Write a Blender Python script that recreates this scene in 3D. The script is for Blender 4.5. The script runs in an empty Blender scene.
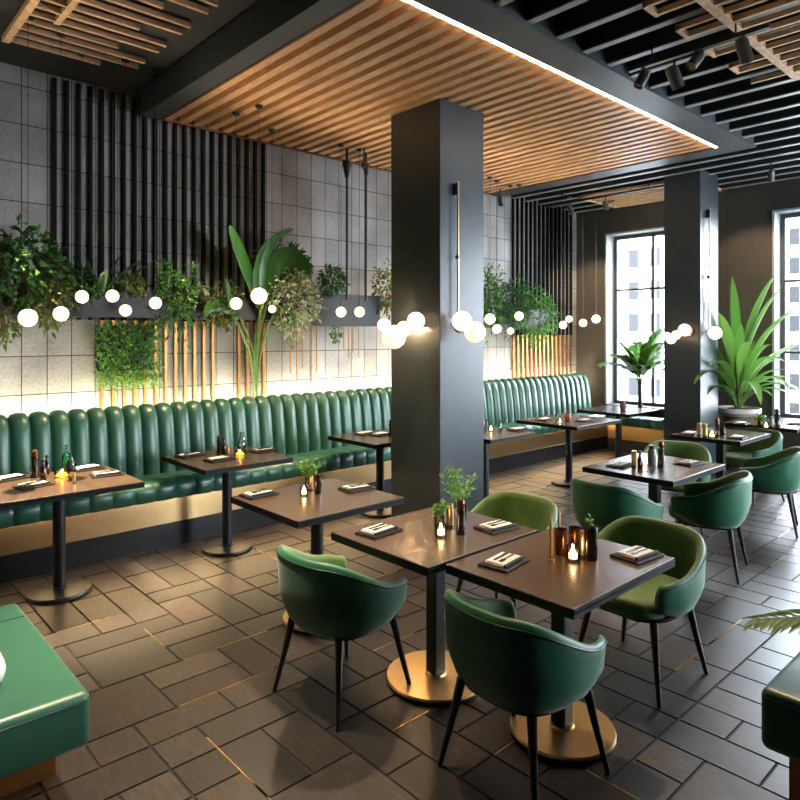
import bpy, bmesh, math, random
from mathutils import Vector, Matrix
R = random.Random(7)
S = bpy.context.scene
COL = S.collection
PI = math.pi
TH = math.radians(42.6); SN, CS = math.sin(TH), math.cos(TH)
F, HY, EYE = 653.0, 335.0, 1.75

def at(px, py=None, z=None, X=None, Y=None, d=None):
    """world point seen at a photo pixel, on the plane z= / X= / Y= or at depth d"""
    t = (px-400)/F
    if d is None:
        if z is not None and py is not None and X is None and Y is None: d = (EYE-z)*F/(py-HY)
        elif Y is not None: d = Y/(CS-SN*t)
        else: d = X/(SN+CS*t)
    xc = t*d
    zz = z if (z is not None) else EYE-(py-HY)/F*d
    return Vector((CS*xc+SN*d, -SN*xc+CS*d, zz))

# ------------------------------------------------------------------ materials
def mat(name, col, rough=.5, metal=0, ns=0, var=.25, bump=0, emis=None, es=0, sheen=0, coat=0, stretch=(1,1,1), sub=0, spec=.5, trans=0):
    m = bpy.data.materials.new(name); m.use_nodes = True
    nt = m.node_tree; b = nt.nodes['Principled BSDF']
    b.inputs['Base Color'].default_value = (*col, 1); b.inputs['Roughness'].default_value = rough
    b.inputs['Metallic'].default_value = metal; b.inputs['Specular IOR Level'].default_value = spec
    if sheen:
        b.inputs['Sheen Weight'].default_value = sheen; b.inputs['Sheen Roughness'].default_value = .4
    if coat: b.inputs['Coat Weight'].default_value = coat; b.inputs['Coat Roughness'].default_value = .15
    if trans: b.inputs['Transmission Weight'].default_value = trans
    if emis: b.inputs['Emission Color'].default_value = (*emis, 1); b.inputs['Emission Strength'].default_value = es
    if ns:
        tc = nt.nodes.new('ShaderNodeTexCoord'); mp = nt.nodes.new('ShaderNodeMapping'); mp.inputs['Scale'].default_value = stretch
        n = nt.nodes.new('ShaderNodeTexNoise'); n.inputs['Scale'].default_value = ns; n.inputs['Detail'].default_value = 6
        nt.links.new(tc.outputs['Object'], mp.inputs[0]); nt.links.new(mp.outputs[0], n.inputs['Vector'])
        r = nt.nodes.new('ShaderNodeValToRGB')
        r.color_ramp.elements[0].position = .3; r.color_ramp.elements[1].position = .7
        r.color_ramp.elements[0].color = (*[c*(1-var) for c in col], 1); r.color_ramp.elements[1].color = (*[min(1, c*(1+var)) for c in col], 1)
        nt.links.new(n.outputs['Fac'], r.inputs[0]); nt.links.new(r.outputs[0], b.inputs['Base Color'])
        if bump:
            bp = nt.nodes.new('ShaderNodeBump'); bp.inputs['Strength'].default_value = bump; bp.inputs['Distance'].default_value = .01
            nt.links.new(n.outputs['Fac'], bp.inputs['Height']); nt.links.new(bp.outputs[0], b.inputs['Normal'])
    return m

def glass_mat(name, tint, refl=.5):
    m = bpy.data.materials.new(name); m.use_nodes = True; nt = m.node_tree
    nt.nodes.remove(nt.nodes['Principled BSDF']); out = nt.nodes['Material Output']
    t = nt.nodes.new('ShaderNodeBsdfTransparent'); t.inputs[0].default_value = (*tint, 1)
    g = nt.nodes.new('ShaderNodeBsdfGlossy'); g.inputs['Roughness'].default_value = .03
    f = nt.nodes.new('ShaderNodeFresnel'); f.inputs[0].default_value = 1.45
    mu = nt.nodes.new('ShaderNodeMath'); mu.operation = 'MULTIPLY'; mu.inputs[1].default_value = refl
    x = nt.nodes.new('ShaderNodeMixShader')
    nt.links.new(f.outputs[0], mu.inputs[0]); nt.links.new(mu.outputs[0], x.inputs[0])
    nt.links.new(t.outputs[0], x.inputs[1]); nt.links.new(g.outputs[0], x.inputs[2]); nt.links.new(x.outputs[0], out.inputs[0])
    return m

def brick_mat(name, col, mortar, bw, bh, msz, rough, noise=30, var=.25, axis='x', offset=0.0, freq=2, bump=.35):
    m = bpy.data.materials.new(name); m.use_nodes = True; nt = m.node_tree; b = nt.nodes['Principled BSDF']; b.inputs['Roughness'].default_value = rough
    tc = nt.nodes.new('ShaderNodeTexCoord'); sp = nt.nodes.new('ShaderNodeSeparateXYZ'); cb = nt.nodes.new('ShaderNodeCombineXYZ')
    nt.links.new(tc.outputs['Object'], sp.inputs[0])
    nt.links.new(sp.outputs[0 if axis == 'x' else 1], cb.inputs[0]); nt.links.new(sp.outputs[2], cb.inputs[1])
    br = nt.nodes.new('ShaderNodeTexBrick'); br.offset = offset; br.offset_frequency = freq
    br.inputs['Scale'].default_value = 1; br.inputs['Brick Width'].default_value = bw; br.inputs['Row Height'].default_value = bh
    br.inputs['Mortar Size'].default_value = msz; br.inputs['Mortar Smooth'].default_value = .1
    br.inputs['Color1'].default_value = (*[c*1.12 for c in col], 1); br.inputs['Color2'].default_value = (*[c*.88 for c in col], 1); br.inputs['Mortar'].default_value = (*mortar, 1)
    nt.links.new(cb.outputs[0], br.inputs['Vector'])
    n = nt.nodes.new('ShaderNodeTexNoise'); n.inputs['Scale'].default_value = noise; n.inputs['Detail'].default_value = 8; n.inputs['Roughness'].default_value = .7
    nt.links.new(tc.outputs['Object'], n.inputs['Vector'])
    n2 = nt.nodes.new('ShaderNodeTexNoise'); n2.inputs['Scale'].default_value = 2.2; n2.inputs['Detail'].default_value = 3
    nt.links.new(tc.outputs['Object'], n2.inputs['Vector'])
    mr = nt.nodes.new('ShaderNodeMapRange'); mr.inputs[1].default_value = .3; mr.inputs[2].default_value = .7; mr.inputs[3].default_value = 1-var; mr.inputs[4].default_value = 1+var
    av = nt.nodes.new('ShaderNodeMath'); av.operation = 'ADD'; h = nt.nodes.new('ShaderNodeMath'); h.operation = 'MULTIPLY'; h.inputs[1].default_value = .5
    nt.links.new(n.outputs['Fac'], av.inputs[0]); nt.links.new(n2.outputs['Fac'], av.inputs[1]); nt.links.new(av.outputs[0], h.inputs[0]); nt.links.new(h.outputs[0], mr.inputs[0])
    vm = nt.nodes.new('ShaderNodeVectorMath'); vm.operation = 'SCALE'
    nt.links.new(br.outputs['Color'], vm.inputs[0]); nt.links.new(mr.outputs[0], vm.inputs['Scale']); nt.links.new(vm.outputs[0], b.inputs['Base Color'])
    iv = nt.nodes.new('ShaderNodeMath'); iv.operation = 'SUBTRACT'; iv.inputs[0].default_value = 1; nt.links.new(br.outputs['Fac'], iv.inputs[1])
    ad = nt.nodes.new('ShaderNodeMath'); ad.operation = 'MULTIPLY_ADD'; ad.inputs[1].default_value = .25
    nt.links.new(n.outputs['Fac'], ad.inputs[0]); nt.links.new(iv.outputs[0], ad.inputs[2])
    bp = nt.nodes.new('ShaderNodeBump'); bp.inputs['Strength'].default_value = bump; bp.inputs['Distance'].default_value = .01
    nt.links.new(ad.outputs[0], bp.inputs['Height']); nt.links.new(bp.outputs[0], b.inputs['Normal'])
    return m

def tile_mat():
    m = bpy.data.materials.new('floor_tile'); m.use_nodes = True; nt = m.node_tree; b = nt.nodes['Principled BSDF']
    a = nt.nodes.new('ShaderNodeVertexColor'); a.layer_name = 'tint'
    tc = nt.nodes.new('ShaderNodeTexCoord')
    n = nt.nodes.new('ShaderNodeTexNoise'); n.inputs['Scale'].default_value = 48; n.inputs['Detail'].default_value = 3; n.inputs['Roughness'].default_value = .7
    n2 = nt.nodes.new('ShaderNodeTexNoise'); n2.inputs['Scale'].default_value = 1.6; n2.inputs['Detail'].default_value = 4
    mp = nt.nodes.new('ShaderNodeMapping'); mp.inputs['Scale'].default_value = (1, .22, 1)
    nt.links.new(tc.outputs['Object'], mp.inputs[0]); nt.links.new(mp.outputs[0], n.inputs['Vector']); nt.links.new(tc.outputs['Object'], n2.inputs['Vector'])
    mr = nt.nodes.new('ShaderNodeMapRange'); mr.inputs[1].default_value = .38; mr.inputs[2].default_value = .62; mr.inputs[3].default_value = .5; mr.inputs[4].default_value = 1.55
    nt.links.new(n.outputs['Fac'], mr.inputs[0])
    m2 = nt.nodes.new('ShaderNodeMapRange'); m2.inputs[1].default_value = .3; m2.inputs[2].default_value = .7; m2.inputs[3].default_value = .8; m2.inputs[4].default_value = 1.2
    nt.links.new(n2.outputs['Fac'], m2.inputs[0])
    mm = nt.nodes.new('ShaderNodeMath'); mm.operation = 'MULTIPLY'; nt.links.new(mr.outputs[0], mm.inputs[0]); nt.links.new(m2.outputs[0], mm.inputs[1])
    vm = nt.nodes.new('ShaderNodeVectorMath'); vm.operation = 'SCALE'
    nt.links.new(a.outputs['Color'], vm.inputs[0]); nt.links.new(mm.outputs[0], vm.inputs['Scale']); nt.links.new(vm.outputs[0], b.inputs['Base Color'])
    r = nt.nodes.new('ShaderNodeMapRange'); r.inputs[1].default_value = .3; r.inputs[2].default_value = .7; r.inputs[3].default_value = .36; r.inputs[4].default_value = .5; b.inputs['Specular IOR Level'].default_value = .55
    nt.links.new(n2.outputs['Fac'], r.inputs[0])
    sr = nt.nodes.new('ShaderNodeSeparateColor'); nt.links.new(a.outputs['Color'], sr.inputs[0])
    q1 = nt.nodes.new('ShaderNodeMath'); q1.operation = 'MULTIPLY_ADD'; q1.inputs[1].default_value = 1.7; nt.links.new(sr.outputs[0], q1.inputs[0]); nt.links.new(r.outputs[0], q1.inputs[2])
    q2 = nt.nodes.new('ShaderNodeMath'); q2.operation = 'MULTIPLY_ADD'; q2.inputs[1].default_value = .12; nt.links.new(n.outputs['Fac'], q2.inputs[0]); nt.links.new(q1.outputs[0], q2.inputs[2])
    q3 = nt.nodes.new('ShaderNodeMath'); q3.operation = 'SUBTRACT'; q3.inputs[1].default_value = .22; nt.links.new(q2.outputs[0], q3.inputs[0]); q4 = nt.nodes.new('ShaderNodeMath'); q4.operation = 'MAXIMUM'; q4.inputs[1].default_value = .37; nt.links.new(q3.outputs[0], q4.inputs[0]); nt.links.new(q4.outputs[0], b.inputs['Roughness'])
    bp = nt.nodes.new('ShaderNodeBump'); bp.inputs['Strength'].default_value = .035; bp.inputs['Distance'].default_value = .004
    nt.links.new(n.outputs['Fac'], bp.inputs['Height']); nt.links.new(bp.outputs[0], b.inputs['Normal'])
    return m

def leaf_mat(name, c1, c2, rough=.45):
    m = bpy.data.materials.new(name); m.use_nodes = True; nt = m.node_tree; b = nt.nodes['Principled BSDF']
    g = nt.nodes.new('ShaderNodeNewGeometry'); r = nt.nodes.new('ShaderNodeValToRGB')
    r.color_ramp.elements[0].color = (*c1, 1); r.color_ramp.elements[1].color = (*c2, 1)
    nt.links.new(g.outputs['Random Per Island'], r.inputs[0]); nt.links.new(r.outputs[0], b.inputs['Base Color'])
    b.inputs['Roughness'].default_value = rough
    t = nt.nodes.new('ShaderNodeBsdfTranslucent'); nt.links.new(r.outputs[0], t.inputs[0])
    x = nt.nodes.new('ShaderNodeMixShader'); x.inputs[0].default_value = .35; out = nt.nodes['Material Output']
    nt.links.new(b.outputs[0], x.inputs[1]); nt.links.new(t.outputs[0], x.inputs[2]); nt.links.new(x.outputs[0], out.inputs[0])
    return m

M = dict(
 greymetal=mat('grey_lamp_metal', (.12,.12,.12), .35, .5),
 black=mat('black_metal', (.012,.012,.013), .38, 0, 40, .2),
 leg=mat('black_leg', (.01,.01,.011), .3),
 edge=mat('table_edge', (.008,.009,.009), .5, spec=.25),
 velvet=mat('green_fabric', (.013,.12,.055), .5, 0, 9, .22, 0, sheen=.25),
 velvet_in=mat('green_fabric_inner', (.08,.16,.038), .6, 0, 9, .2, 0, sheen=.3),
 piping=mat('dark_green_piping', (.004,.03,.014), .4),
 leather=mat('green_leather', (.024,.118,.070), .36, 0, 14, .06, .02, spec=.8),
 top=mat('brown_tabletop', (.062,.036,.021), .27, 0, 14, .4, .04, stretch=(1,7,1), spec=.8),
 brass=mat('brushed_brass', (.80,.54,.25), .3, 1, 30, .04),
 brassd=mat('aged_brass', (.5,.23,.07), .45, 1, 30, .2),
 concrete=brick_mat('concrete_block', (.31,.308,.30), (.03,.03,.03), .19, .315, .004, .8, 40, .5),
 darkbrick=brick_mat('dark_wall_panel', (.05,.044,.035), (.02,.018,.015), .6, .62, .004, .6, 12, .3, 'y'),
 dark=mat('dark_plaster', (.035,.034,.032), .6, 0, 20, .15),
 black_paint=mat('black_paint', (.012,.012,.012), .7, 0, 20, .15),
 soffit=mat('charcoal_paint', (.055,.062,.066), .45, 0, 10, .12),
 slat=mat('dark_slat', (.006,.006,.006), .8, 0, 10, .12, spec=.15),
 blade=mat('black_ceiling_blade', (.018,.019,.02), .5, 0, 10, .12), cap=mat('grey_lit_underside', (.32,.33,.34), .4, 0, 10, .12),  # cap: light on the blade undersides, put into a paler grey
 pillar=mat('charcoal_metal_panel', (.042,.054,.062), .33, 0, 6, .1),
 wood=mat('warm_oak', (.86,.47,.23), .4, 0, 8, .25, .05, stretch=(12,1,12)),
 woodback=mat('brown_backing', (.2,.065,.02), .6, 0, 8, .25),
 palewood=mat('pale_wood', (.78,.5,.28), .5, 0, 8, .2, stretch=(3,3,12)),
 grout=mat('floor_grout', (.008,.007,.007), .8),
 gold=mat('gold_inlay', (.6,.38,.16), .3, 1),
 tile=tile_mat(),
 frame=mat('window_frame_paint', (.05,.055,.058), .45),
 reveal=mat('pale_reveal', (.30,.33,.34), .6, 0, 20, .06),
 pane=glass_mat('window_glass', (.97,.98,1), .6),
 glass=glass_mat('clear_glass', (.9,.92,.9), 1.5),
 amber=glass_mat('amber_glass', (.95,.62,.2), 1.5),
 greenglass=glass_mat('green_glass', (.35,.75,.45), 1.5),
 globe=mat('lit_opal_globe', (1,.9,.75), .4, emis=(1,.72,.42), es=1.9),
 opal=mat('soft_opal_globe', (1,.93,.82), .3, emis=(1,.78,.52), es=.95),
 led=mat('warm_led', (1,.8,.5), .5, emis=(1,.66,.33), es=16),
 ledseat=mat('seat_led', (1,.8,.5), .5, emis=(1,.72,.4), es=45),
 ledback=mat('back_led', (1,.8,.5), .5, emis=(1,.82,.58), es=75),
 ledw=mat('white_led', (1,.9,.75), .5, emis=(1,.83,.62), es=9),
 flame=mat('candle_flame', (1,.8,.5), .5, emis=(1,.62,.26), es=45),
 wax=mat('candle_wax', (.9,.75,.45), .5, emis=(1,.6,.25), es=5),
 lens=mat('spot_lens', (1,1,1), .4, emis=(1,.9,.75), es=14),
 bottle=mat('dark_bottle', (.02,.009,.006), .12, coat=.5),
 bronze=mat('bronze_glass', (.16,.06,.018), .15, .7),
 pinkjar=mat('rose_jar', (.28,.07,.06), .25),
 greyjar=mat('grey_jar', (.12,.13,.13), .3),
 tray=mat('black_slate', (.010,.010,.010), .6, 0, 60, .2, spec=.25),
 napkin=mat('white_linen', (.62,.6,.56), .8, 0, 80, .06, .1),
 darknap=mat('dark_linen', (.02,.02,.022), .8),
 steel=mat('dark_steel', (.06,.06,.06), .25, 1),
 chrome=mat('polished_steel', (.7,.7,.7), .2, 1),
 pot=mat('dark_planter', (.007,.007,.007), .5, 0, 20, .2),
 whitepot=mat('white_stone', (.6,.57,.52), .5, 0, 40, .1),
 brownpot=mat('brown_planter', (.06,.045,.03), .6, 0, 20, .2),
 soil=mat('soil', (.03,.018,.01), .9, 0, 60, .4, .3),
 stem=mat('green_stem', (.16,.25,.05), .5, 0, 20, .2),
 wood_stem=mat('woody_stem', (.12,.075,.04), .7, 0, 20, .2),
 g_dark=leaf_mat('dark_leaf', (.018,.07,.015), (.06,.2,.035)),
 g_mid=leaf_mat('mid_leaf', (.03,.12,.018), (.12,.32,.05)),
 g_bright=leaf_mat('bright_leaf', (.08,.22,.03), (.22,.42,.08)),
 g_olive=leaf_mat('olive_leaf', (.05,.085,.015), (.17,.2,.04)),
 g_pale=leaf_mat('pale_leaf', (.13,.22,.07), (.6,.62,.45)),
 g_broad=leaf_mat('broad_leaf', (.018,.085,.014), (.045,.16,.03), .3),
 facade=mat('facade_render', (.30,.305,.31), .9, spec=0),
 facadew=mat('facade_window', (.023,.024,.025), .9, spec=0),
 street=mat('street_paving', (.3,.3,.3), .8, 0, 3, .1),
)

# ------------------------------------------------------------------ mesh helpers
class B:
    def __init__(s): s.m = bmesh.new()
    def box(s, x0, x1, y0, y1, z0, z1, bev=0, seg=2):
        g = bmesh.ops.create_cube(s.m, size=1)
        for v in g['verts']:
            v.co = Vector(((x0+x1)/2+v.co.x*(x1-x0), (y0+y1)/2+v.co.y*(y1-y0), (z0+z1)/2+v.co.z*(z1-z0)))
        if bev:
            es = list({e for v in g['verts'] for e in v.link_edges})
            bmesh.ops.bevel(s.m, geom=es, offset=bev, segments=seg, profile=.5, affect='EDGES')
        return s
    def lathe(s, prof, c=(0,0,0), n=24, axis=None):
        rings = []
        q = Vector((0,0,1)).rotation_difference(Vector(axis).normalized()).to_matrix() if axis else Matrix.Identity(3)
        c = Vector(c)
        for r, z in prof:
            if r < 1e-6: rings.append([s.m.verts.new(c+q@Vector((0,0,z)))])
            else: rings.append([s.m.verts.new(c+q@Vector((r*math.cos(2*PI*i/n), r*math.sin(2*PI*i/n), z))) for i in range(n)])
        for a, b in zip(rings, rings[1:]):
            for i in range(n):
                j = (i+1) % n
                if len(a) == 1 and len(b) == 1: continue
                if len(a) == 1: s.m.faces.new((a[0], b[j], b[i])) if False else s.m.faces.new((a[0], b[i], b[j]))
                elif len(b) == 1: s.m.faces.new((a[i], a[j], b[0]))
                else: s.m.faces.new((a[i], a[j], b[j], b[i]))
        if len(rings[0]) > 1: s.m.faces.new(rings[0][::-1])
        if len(rings[-1]) > 1: s.m.faces.new(rings[-1])
        return s
    def sphere(s, c, r, n=16, sz=1):
        prof = [(r*math.sin(PI*i/n), -r*math.cos(PI*i/n)*sz) for i in range(n+1)]
        prof[0] = (0, prof[0][1]); prof[-1] = (0, prof[-1][1])
        return s.lathe(prof, c, n+4)
    def tube(s, pts, r, n=8, r2=None):
        pts = [Vector(p) for p in pts]; rings = []
        for i, p in enumerate(pts):
            t = (pts[min(i+1, len(pts)-1)]-pts[max(i-1, 0)]).normalized()
            up = Vector((0,0,1)) if abs(t.z) < .95 else Vector((1,0,0))
            a = t.cross(up).normalized(); b = t.cross(a).normalized()
            k = i/(len(pts)-1); rr = r if r2 is None else r+(r2-r)*k
            rings.append([s.m.verts.new(p+rr*(math.cos(2*PI*j/n)*a+math.sin(2*PI*j/n)*b)) for j in range(n)])
        for A, C in zip(rings, rings[1:]):
            for j in range(n): s.m.faces.new((A[j], A[(j+1) % n], C[(j+1) % n], C[j]))
        s.m.faces.new(rings[0][::-1]); s.m.faces.new(rings[-1])
        return s
    def loft(s, rings, caps=True):
        vr = [[s.m.verts.new(p) for p in r] for r in rings]
        for a, b in zip(vr, vr[1:]):
            n = len(a)
            for j in range(n): s.m.faces.new((a[j], a[(j+1) % n], b[(j+1) % n], b[j]))
        if caps: s.m.faces.new(vr[0][::-1]); s.m.faces.new(vr[-1])
        return s
    def leaf(s, p, d, L, w, bend=.25, roll=None):
        """small folded leaf"""
        d = d.normalized(); up = Vector((R.uniform(-1,1), R.uniform(-1,1), R.uniform(.2,1)))
        a = d.cross(up)
        if a.length < 1e-3: a = Vector((1,0,0))
        a.normalize(); nrm = a.cross(d).normalized()
        k = s.m.verts.new
        b0 = k(p); t = k(p+d*L-nrm*bend*L); m1 = k(p+d*L*.5+nrm*.03*L)
        l = k(p+d*L*.45+a*w*.5+nrm*w*.18); r = k(p+d*L*.45-a*w*.5+nrm*w*.18)
        s.m.faces.new((b0, m1, l)); s.m.faces.new((b0, r, m1)); s.m.faces.new((m1, t, l)); s.m.faces.new((m1, r, t))
    def blade(s, pts, w, fold=.25, prof=None, side=None):
        """long leaf along a path"""
        n = len(pts); rows = []
        for i, p in enumerate(pts):
            t = (pts[min(i+1, n-1)]-pts[max(i-1, 0)]).normalized()
            a = t.cross(Vector((0,0,1))) if side is None else side.copy()
            if a.length < 1e-3: a = Vector((1,0,0))
            a = (a-t*a.dot(t)).normalized(); nn = a.cross(t)
            k = i/(n-1); ww = w*(prof(k) if prof else math.sin(PI*min(1, .06+k*.94))**.7)
            if k == 1: ww = 0.0008
            rows.append([s.m.verts.new(p+a*ww*.5+nn*ww*fold), s.m.verts.new(p), s.m.verts.new(p-a*ww*.5+nn*ww*fold)])
        for A, C in zip(rows, rows[1:]):
            for j in (0, 1): s.m.faces.new((A[j], A[j+1], C[j+1], C[j]))
    def obj(s, name, m, parent=None, smooth=False, loc=None, recalc=True, auto=None):
        if recalc: bmesh.ops.recalc_face_normals(s.m, faces=s.m.faces)
        me = bpy.data.meshes.new(name); s.m.to_mesh(me); s.m.free()
        if m is not None: me.materials.append(m)
        if smooth:
            for f in me.polygons: f.use_smooth = True
            if auto: me.set_sharp_from_angle(angle=math.radians(auto))
        o = bpy.data.objects.new(name, me); COL.objects.link(o)
        if parent: o.parent = parent
        if loc is not None: o.location = loc
        return o

def tag(o, label=None, cat=None, group=None, kind=None):
    if label: o['label'] = label
    if cat: o['category'] = cat
    if group: o['group'] = group
    if kind: o['kind'] = kind
    return o
def thing(name, label, cat, loc=(0,0,0), rz=0, group=None):
    o = bpy.data.objects.new(name, None); COL.objects.link(o); o.location = loc; o.rotation_euler = (0,0,rz)
    o.empty_display_size = .1
    return tag(o, label, cat, group)
def dup(root, loc, rz=0, label=None, group=None, scale=None):
    r = root.copy(); COL.objects.link(r); r.location = loc; r.rotation_euler = (0,0,rz)
    if label: r['label'] = label
    if group: r['group'] = group
    if scale: r.scale = scale
    for ch in list(root.children):
        c = ch.copy(); COL.objects.link(c); c.parent = r
        for g in list(ch.children):
            d = g.copy(); COL.objects.link(d); d.parent = c
    return r
class Kind:
    """builds on first use, copies afterwards"""
    def __init__(s, build): s.f = build; s.p = None
    def put(s, loc, rz, label, group=None, scale=None):
        if s.p is None:
            s.p = s.f(); s.p.location = loc; s.p.rotation_euler = (0,0,rz)
            if scale: s.p.scale = scale
            tag(s.p, label, None, group); return s.p
        r = dup(s.p, loc, rz, label, group)
        r.scale = scale or (1,1,1)
        if not group and 'group' in r: del r['group']
        return r
def struct(name, b, m, parent=None, label=None, **k):
    o = b.obj(name, m, parent, **k)
    if not parent: tag(o, label, None, None, 'structure')
    return o

# ------------------------------------------------------------------ floor
WX, WY, X0, Y0, CZ = 9.5, 6.0, -3.0, -4.0, 4.12
floor = struct('floor', B().box(X0-.3, WX+.3, Y0-.3, WY+.3, -.1, -.006), M['grout'])
U = .205
nx, ny = int((WX-X0)/U)+1, int((WY-Y0)/U)+1
used = set(); tb = bmesh.new(); cl = tb.loops.layers.color.new('tint'); gb = B()
for j in range(ny):
    for i in range(nx):
        if (i, j) in used: continue
        opts = [(2,1)]*4+[(1,2)]*3+[(3,1)]*2+[(2,2)]+[(1,3)]+[(1,1)]
        R.shuffle(opts)
        for w, h in opts+[(1,1)]:
            cells = [(i+a, j+c) for a in range(w) for c in range(h)]
            if all(c not in used and c[0] < nx and c[1] < ny for c in cells): break
        used.update(cells)
        x0, y0 = X0+i*U, Y0+j*U; x1, y1 = min(x0+w*U, WX), min(y0+h*U, WY); g = .0062
        if x1-x0 < .02 or y1-y0 < .02: continue
        warm = R.random(); v = R.uniform(.65, 1.3)
        c = (.14*v*(1+.16*warm), .121*v*(1+.05*warm), .106*v)
        vs = [tb.verts.new(p) for p in ((x0+g,y0+g,0),(x1-g,y0+g,0),(x1-g,y1-g,0),(x0+g,y1-g,0))]
        for p in vs: p.co.z += R.uniform(-.0009, .0009)
        lo = [tb.verts.new((p.co.x, p.co.y, -.008)) for p in vs]
        fs = [tb.faces.new(vs)]+[tb.faces.new((vs[k], lo[k], lo[(k+1)%4], vs[(k+1)%4])) for k in range(4)]
        for f in fs:
            for l in f.loops: l[cl] = (*c, 1)
        rr = R.random()
        if rr < .10: gb.box(x0+.01, x1+.12, y0-.0035, y0+.0035, -.008, .0006)
        elif rr < .18: gb.box(x0-.0035, x0+.0035, y0+.01, y1+.1, -.008, .0006)
me = bpy.data.meshes.new('tiles'); tb.to_mesh(me); tb.free(); me.materials.append(M['tile'])
to = bpy.data.objects.new('tiles', me); COL.objects.link(to); to.parent = floor
gb.obj('gold_inlay', M['gold'], floor)

# ------------------------------------------------------------------ walls
struct('wall_left', B().box(X0-.3, WX, WY, WY+.3, 0, CZ), M['concrete'])
wins = [(4.12, 5.47, .62, 3.37), (1.45, 3.03, .62, 3.4), (-.6, .95, .62, 3.4), (-2.9, -1.3, .62, 3.4)]
wb = B(); y = WY+.3
for a, c, z0, z1 in wins:
    wb.box(WX, WX+.3, c, y, 0, CZ); wb.box(WX, WX+.3, a, c, 0, z0); wb.box(WX, WX+.3, a, c, z1, CZ); y = a
wb.box(WX, WX+.3, Y0-.3, y, 0, CZ)
struct('wall_right', wb, M['darkbrick'])
swins = [(5.7, 7.9)]
sb = B(); x = X0-.3
for a, c in swins:
    sb.box(x, a, Y0-.3, Y0, 0, CZ); sb.box(a, c, Y0-.3, Y0, 0, .62); sb.box(a, c, Y0-.3, Y0, 3.4, CZ); x = c
sb.box(x, WX, Y0-.3, Y0, 0, CZ)
struct('wall_front', sb, M['dark'])
struct('wall_back', B().box(X0-.3, X0, Y0, WY, 0, CZ), M['dark'])
def window(n, x0, x1, y0, y1, z0, z1, muntz, mull):
    """x0..x1 is the wall thickness for 'y' windows; swap for the front wall"""
    alongy = (x1-x0) < (y1-y0)
    fr, pn, rv = B(), B(), B()
    def bx(b, u0, u1, w0, w1, za, zb, **k):   # u along the wall, w through it (0 = room side)
        if alongy: b.box(x0+w0, x0+w1, u0, u1, za, zb, **k)
        else: b.box(u0, u1, y1-w1, y1-w0, za, zb, **k)
    a, c = (y0, y1) if alongy else (x0, x1)
    t = .03
    for q in ((a, a+t, z0, z1), (c-t, c, z0, z1), (a+t, c-t, z1-t, z1), (a+t, c-t, z0, z0+t)): bx(rv, q[0], q[1], -.02, .2, q[2], q[3])
    for u0, u1, za, zb in ((a, a+.09, z0, z1), (c-.09, c, z0, z1), (a+.09, c-.09, z1-.09, z1), (a+.09, c-.09, z0, z0+.08)):
        bx(fr, u0, u1, .2, .27, za, zb)
    for m in mull: bx(fr, m-.02, m+.02, .205, .265, z0+.08, z1-.09)
    for m in muntz: bx(fr, a+.09, c-.09, .21, .26, m-.017, m+.017)
    bx(pn, a+.05, c-.05, .232, .240, z0+.04, z1-.04)
    w = struct(n, rv, M['reveal'], None)
    fo = fr.obj('window_frame', M['frame'], w); pn.obj('pane', M['pane'], fo)
    s = B(); bx(s, a-.04, c+.04, -.06, .2, z0-.035, z0+.002+.03, bev=.006); s.obj('window_sill', M['soffit'], w)
window('window_1', WX, WX+.3, *wins[0], [2.47], [4.78])
window('window_2', WX, WX+.3, *wins[1], [2.47, 1.52], [2.24])
window('window_3', WX, WX+.3, *wins[2], [2.47, 1.52], [.18])
window('window_4', WX, WX+.3, *wins[3], [2.47, 1.52], [-2.1])
for i, (a, c) in enumerate(swins): window('window_%d' % (5+i), a, c, Y0-.3, Y0, .62, 3.4, [2.47, 1.52], [(a+c)/2])

# ------------------------------------------------------------------ ceiling
PX0, PX1, PY0, PY1, PZ = 2.48, 7.17, 2.84, 5.93, 3.75
ceil = struct('ceiling', B().box(X0-.3, WX+.3, Y0-.3, WY+.3, CZ, CZ+.1), M['black_paint'])
sl = B(); cp = B()
sx = []
x = X0+.2
while x < WX-.05:
    sx.append(x); x += .33
for x in sx:
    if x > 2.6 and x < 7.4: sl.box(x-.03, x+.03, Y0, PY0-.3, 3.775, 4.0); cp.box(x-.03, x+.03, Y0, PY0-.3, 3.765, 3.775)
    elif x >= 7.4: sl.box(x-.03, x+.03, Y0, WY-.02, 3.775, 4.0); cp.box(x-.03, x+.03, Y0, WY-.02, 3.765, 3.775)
sl.obj('ceiling_slats', M['blade'], ceil); cp.obj('slat_lit_undersides', M['cap'], ceil)  # thin grey strips paint the lit bottom faces of the black slats
# closed black ceiling field at the near left
B().box(X0, 2.2, Y0, WY, 3.93, 4.0).obj('ceiling_board', M['black_paint'], ceil)
so = B()
so.box(PX0-.2, PX1+.3, PY0-.3, PY0-.03, 3.74, 4.0)
so.box(PX0-.2, PX0-.03, PY0-.03, 5.955, 3.74, 4.0)
so.box(PX1+.03, PX1+.3, PY0-.03, 5.955, 3.74, 4.0)
so.obj('soffit', M['soffit'], ceil)
pn = thing('ceiling_panel', 'large suspended ceiling panel of parallel warm oak slats with lit edge', 'ceiling panel', (0,0,0))
b = B(); n = 33
for i in range(n):
    x = PX0+.04+(PX1-PX0-.08)*i/(n-1)
    b.box(x-.037, x+.037, PY0+.03, PY1-.02, PZ, PZ+.07)
b.obj('slats', M['wood'], pn)
B().box(PX0, PX1, PY0, PY1, PZ+.075, PZ+.11).obj('backing_board', M['woodback'], pn)
b = B(); b.box(PX0-.02, PX0, PY0, PY1, PZ-.01, PZ+.1); b.box(PX1, PX1+.02, PY0, PY1, PZ-.01, PZ+.1); b.box(PX0, PX1, PY1, PY1+.02, PZ-.01, PZ+.1)
b.obj('panel_frame', M['woodback'], pn)
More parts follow.
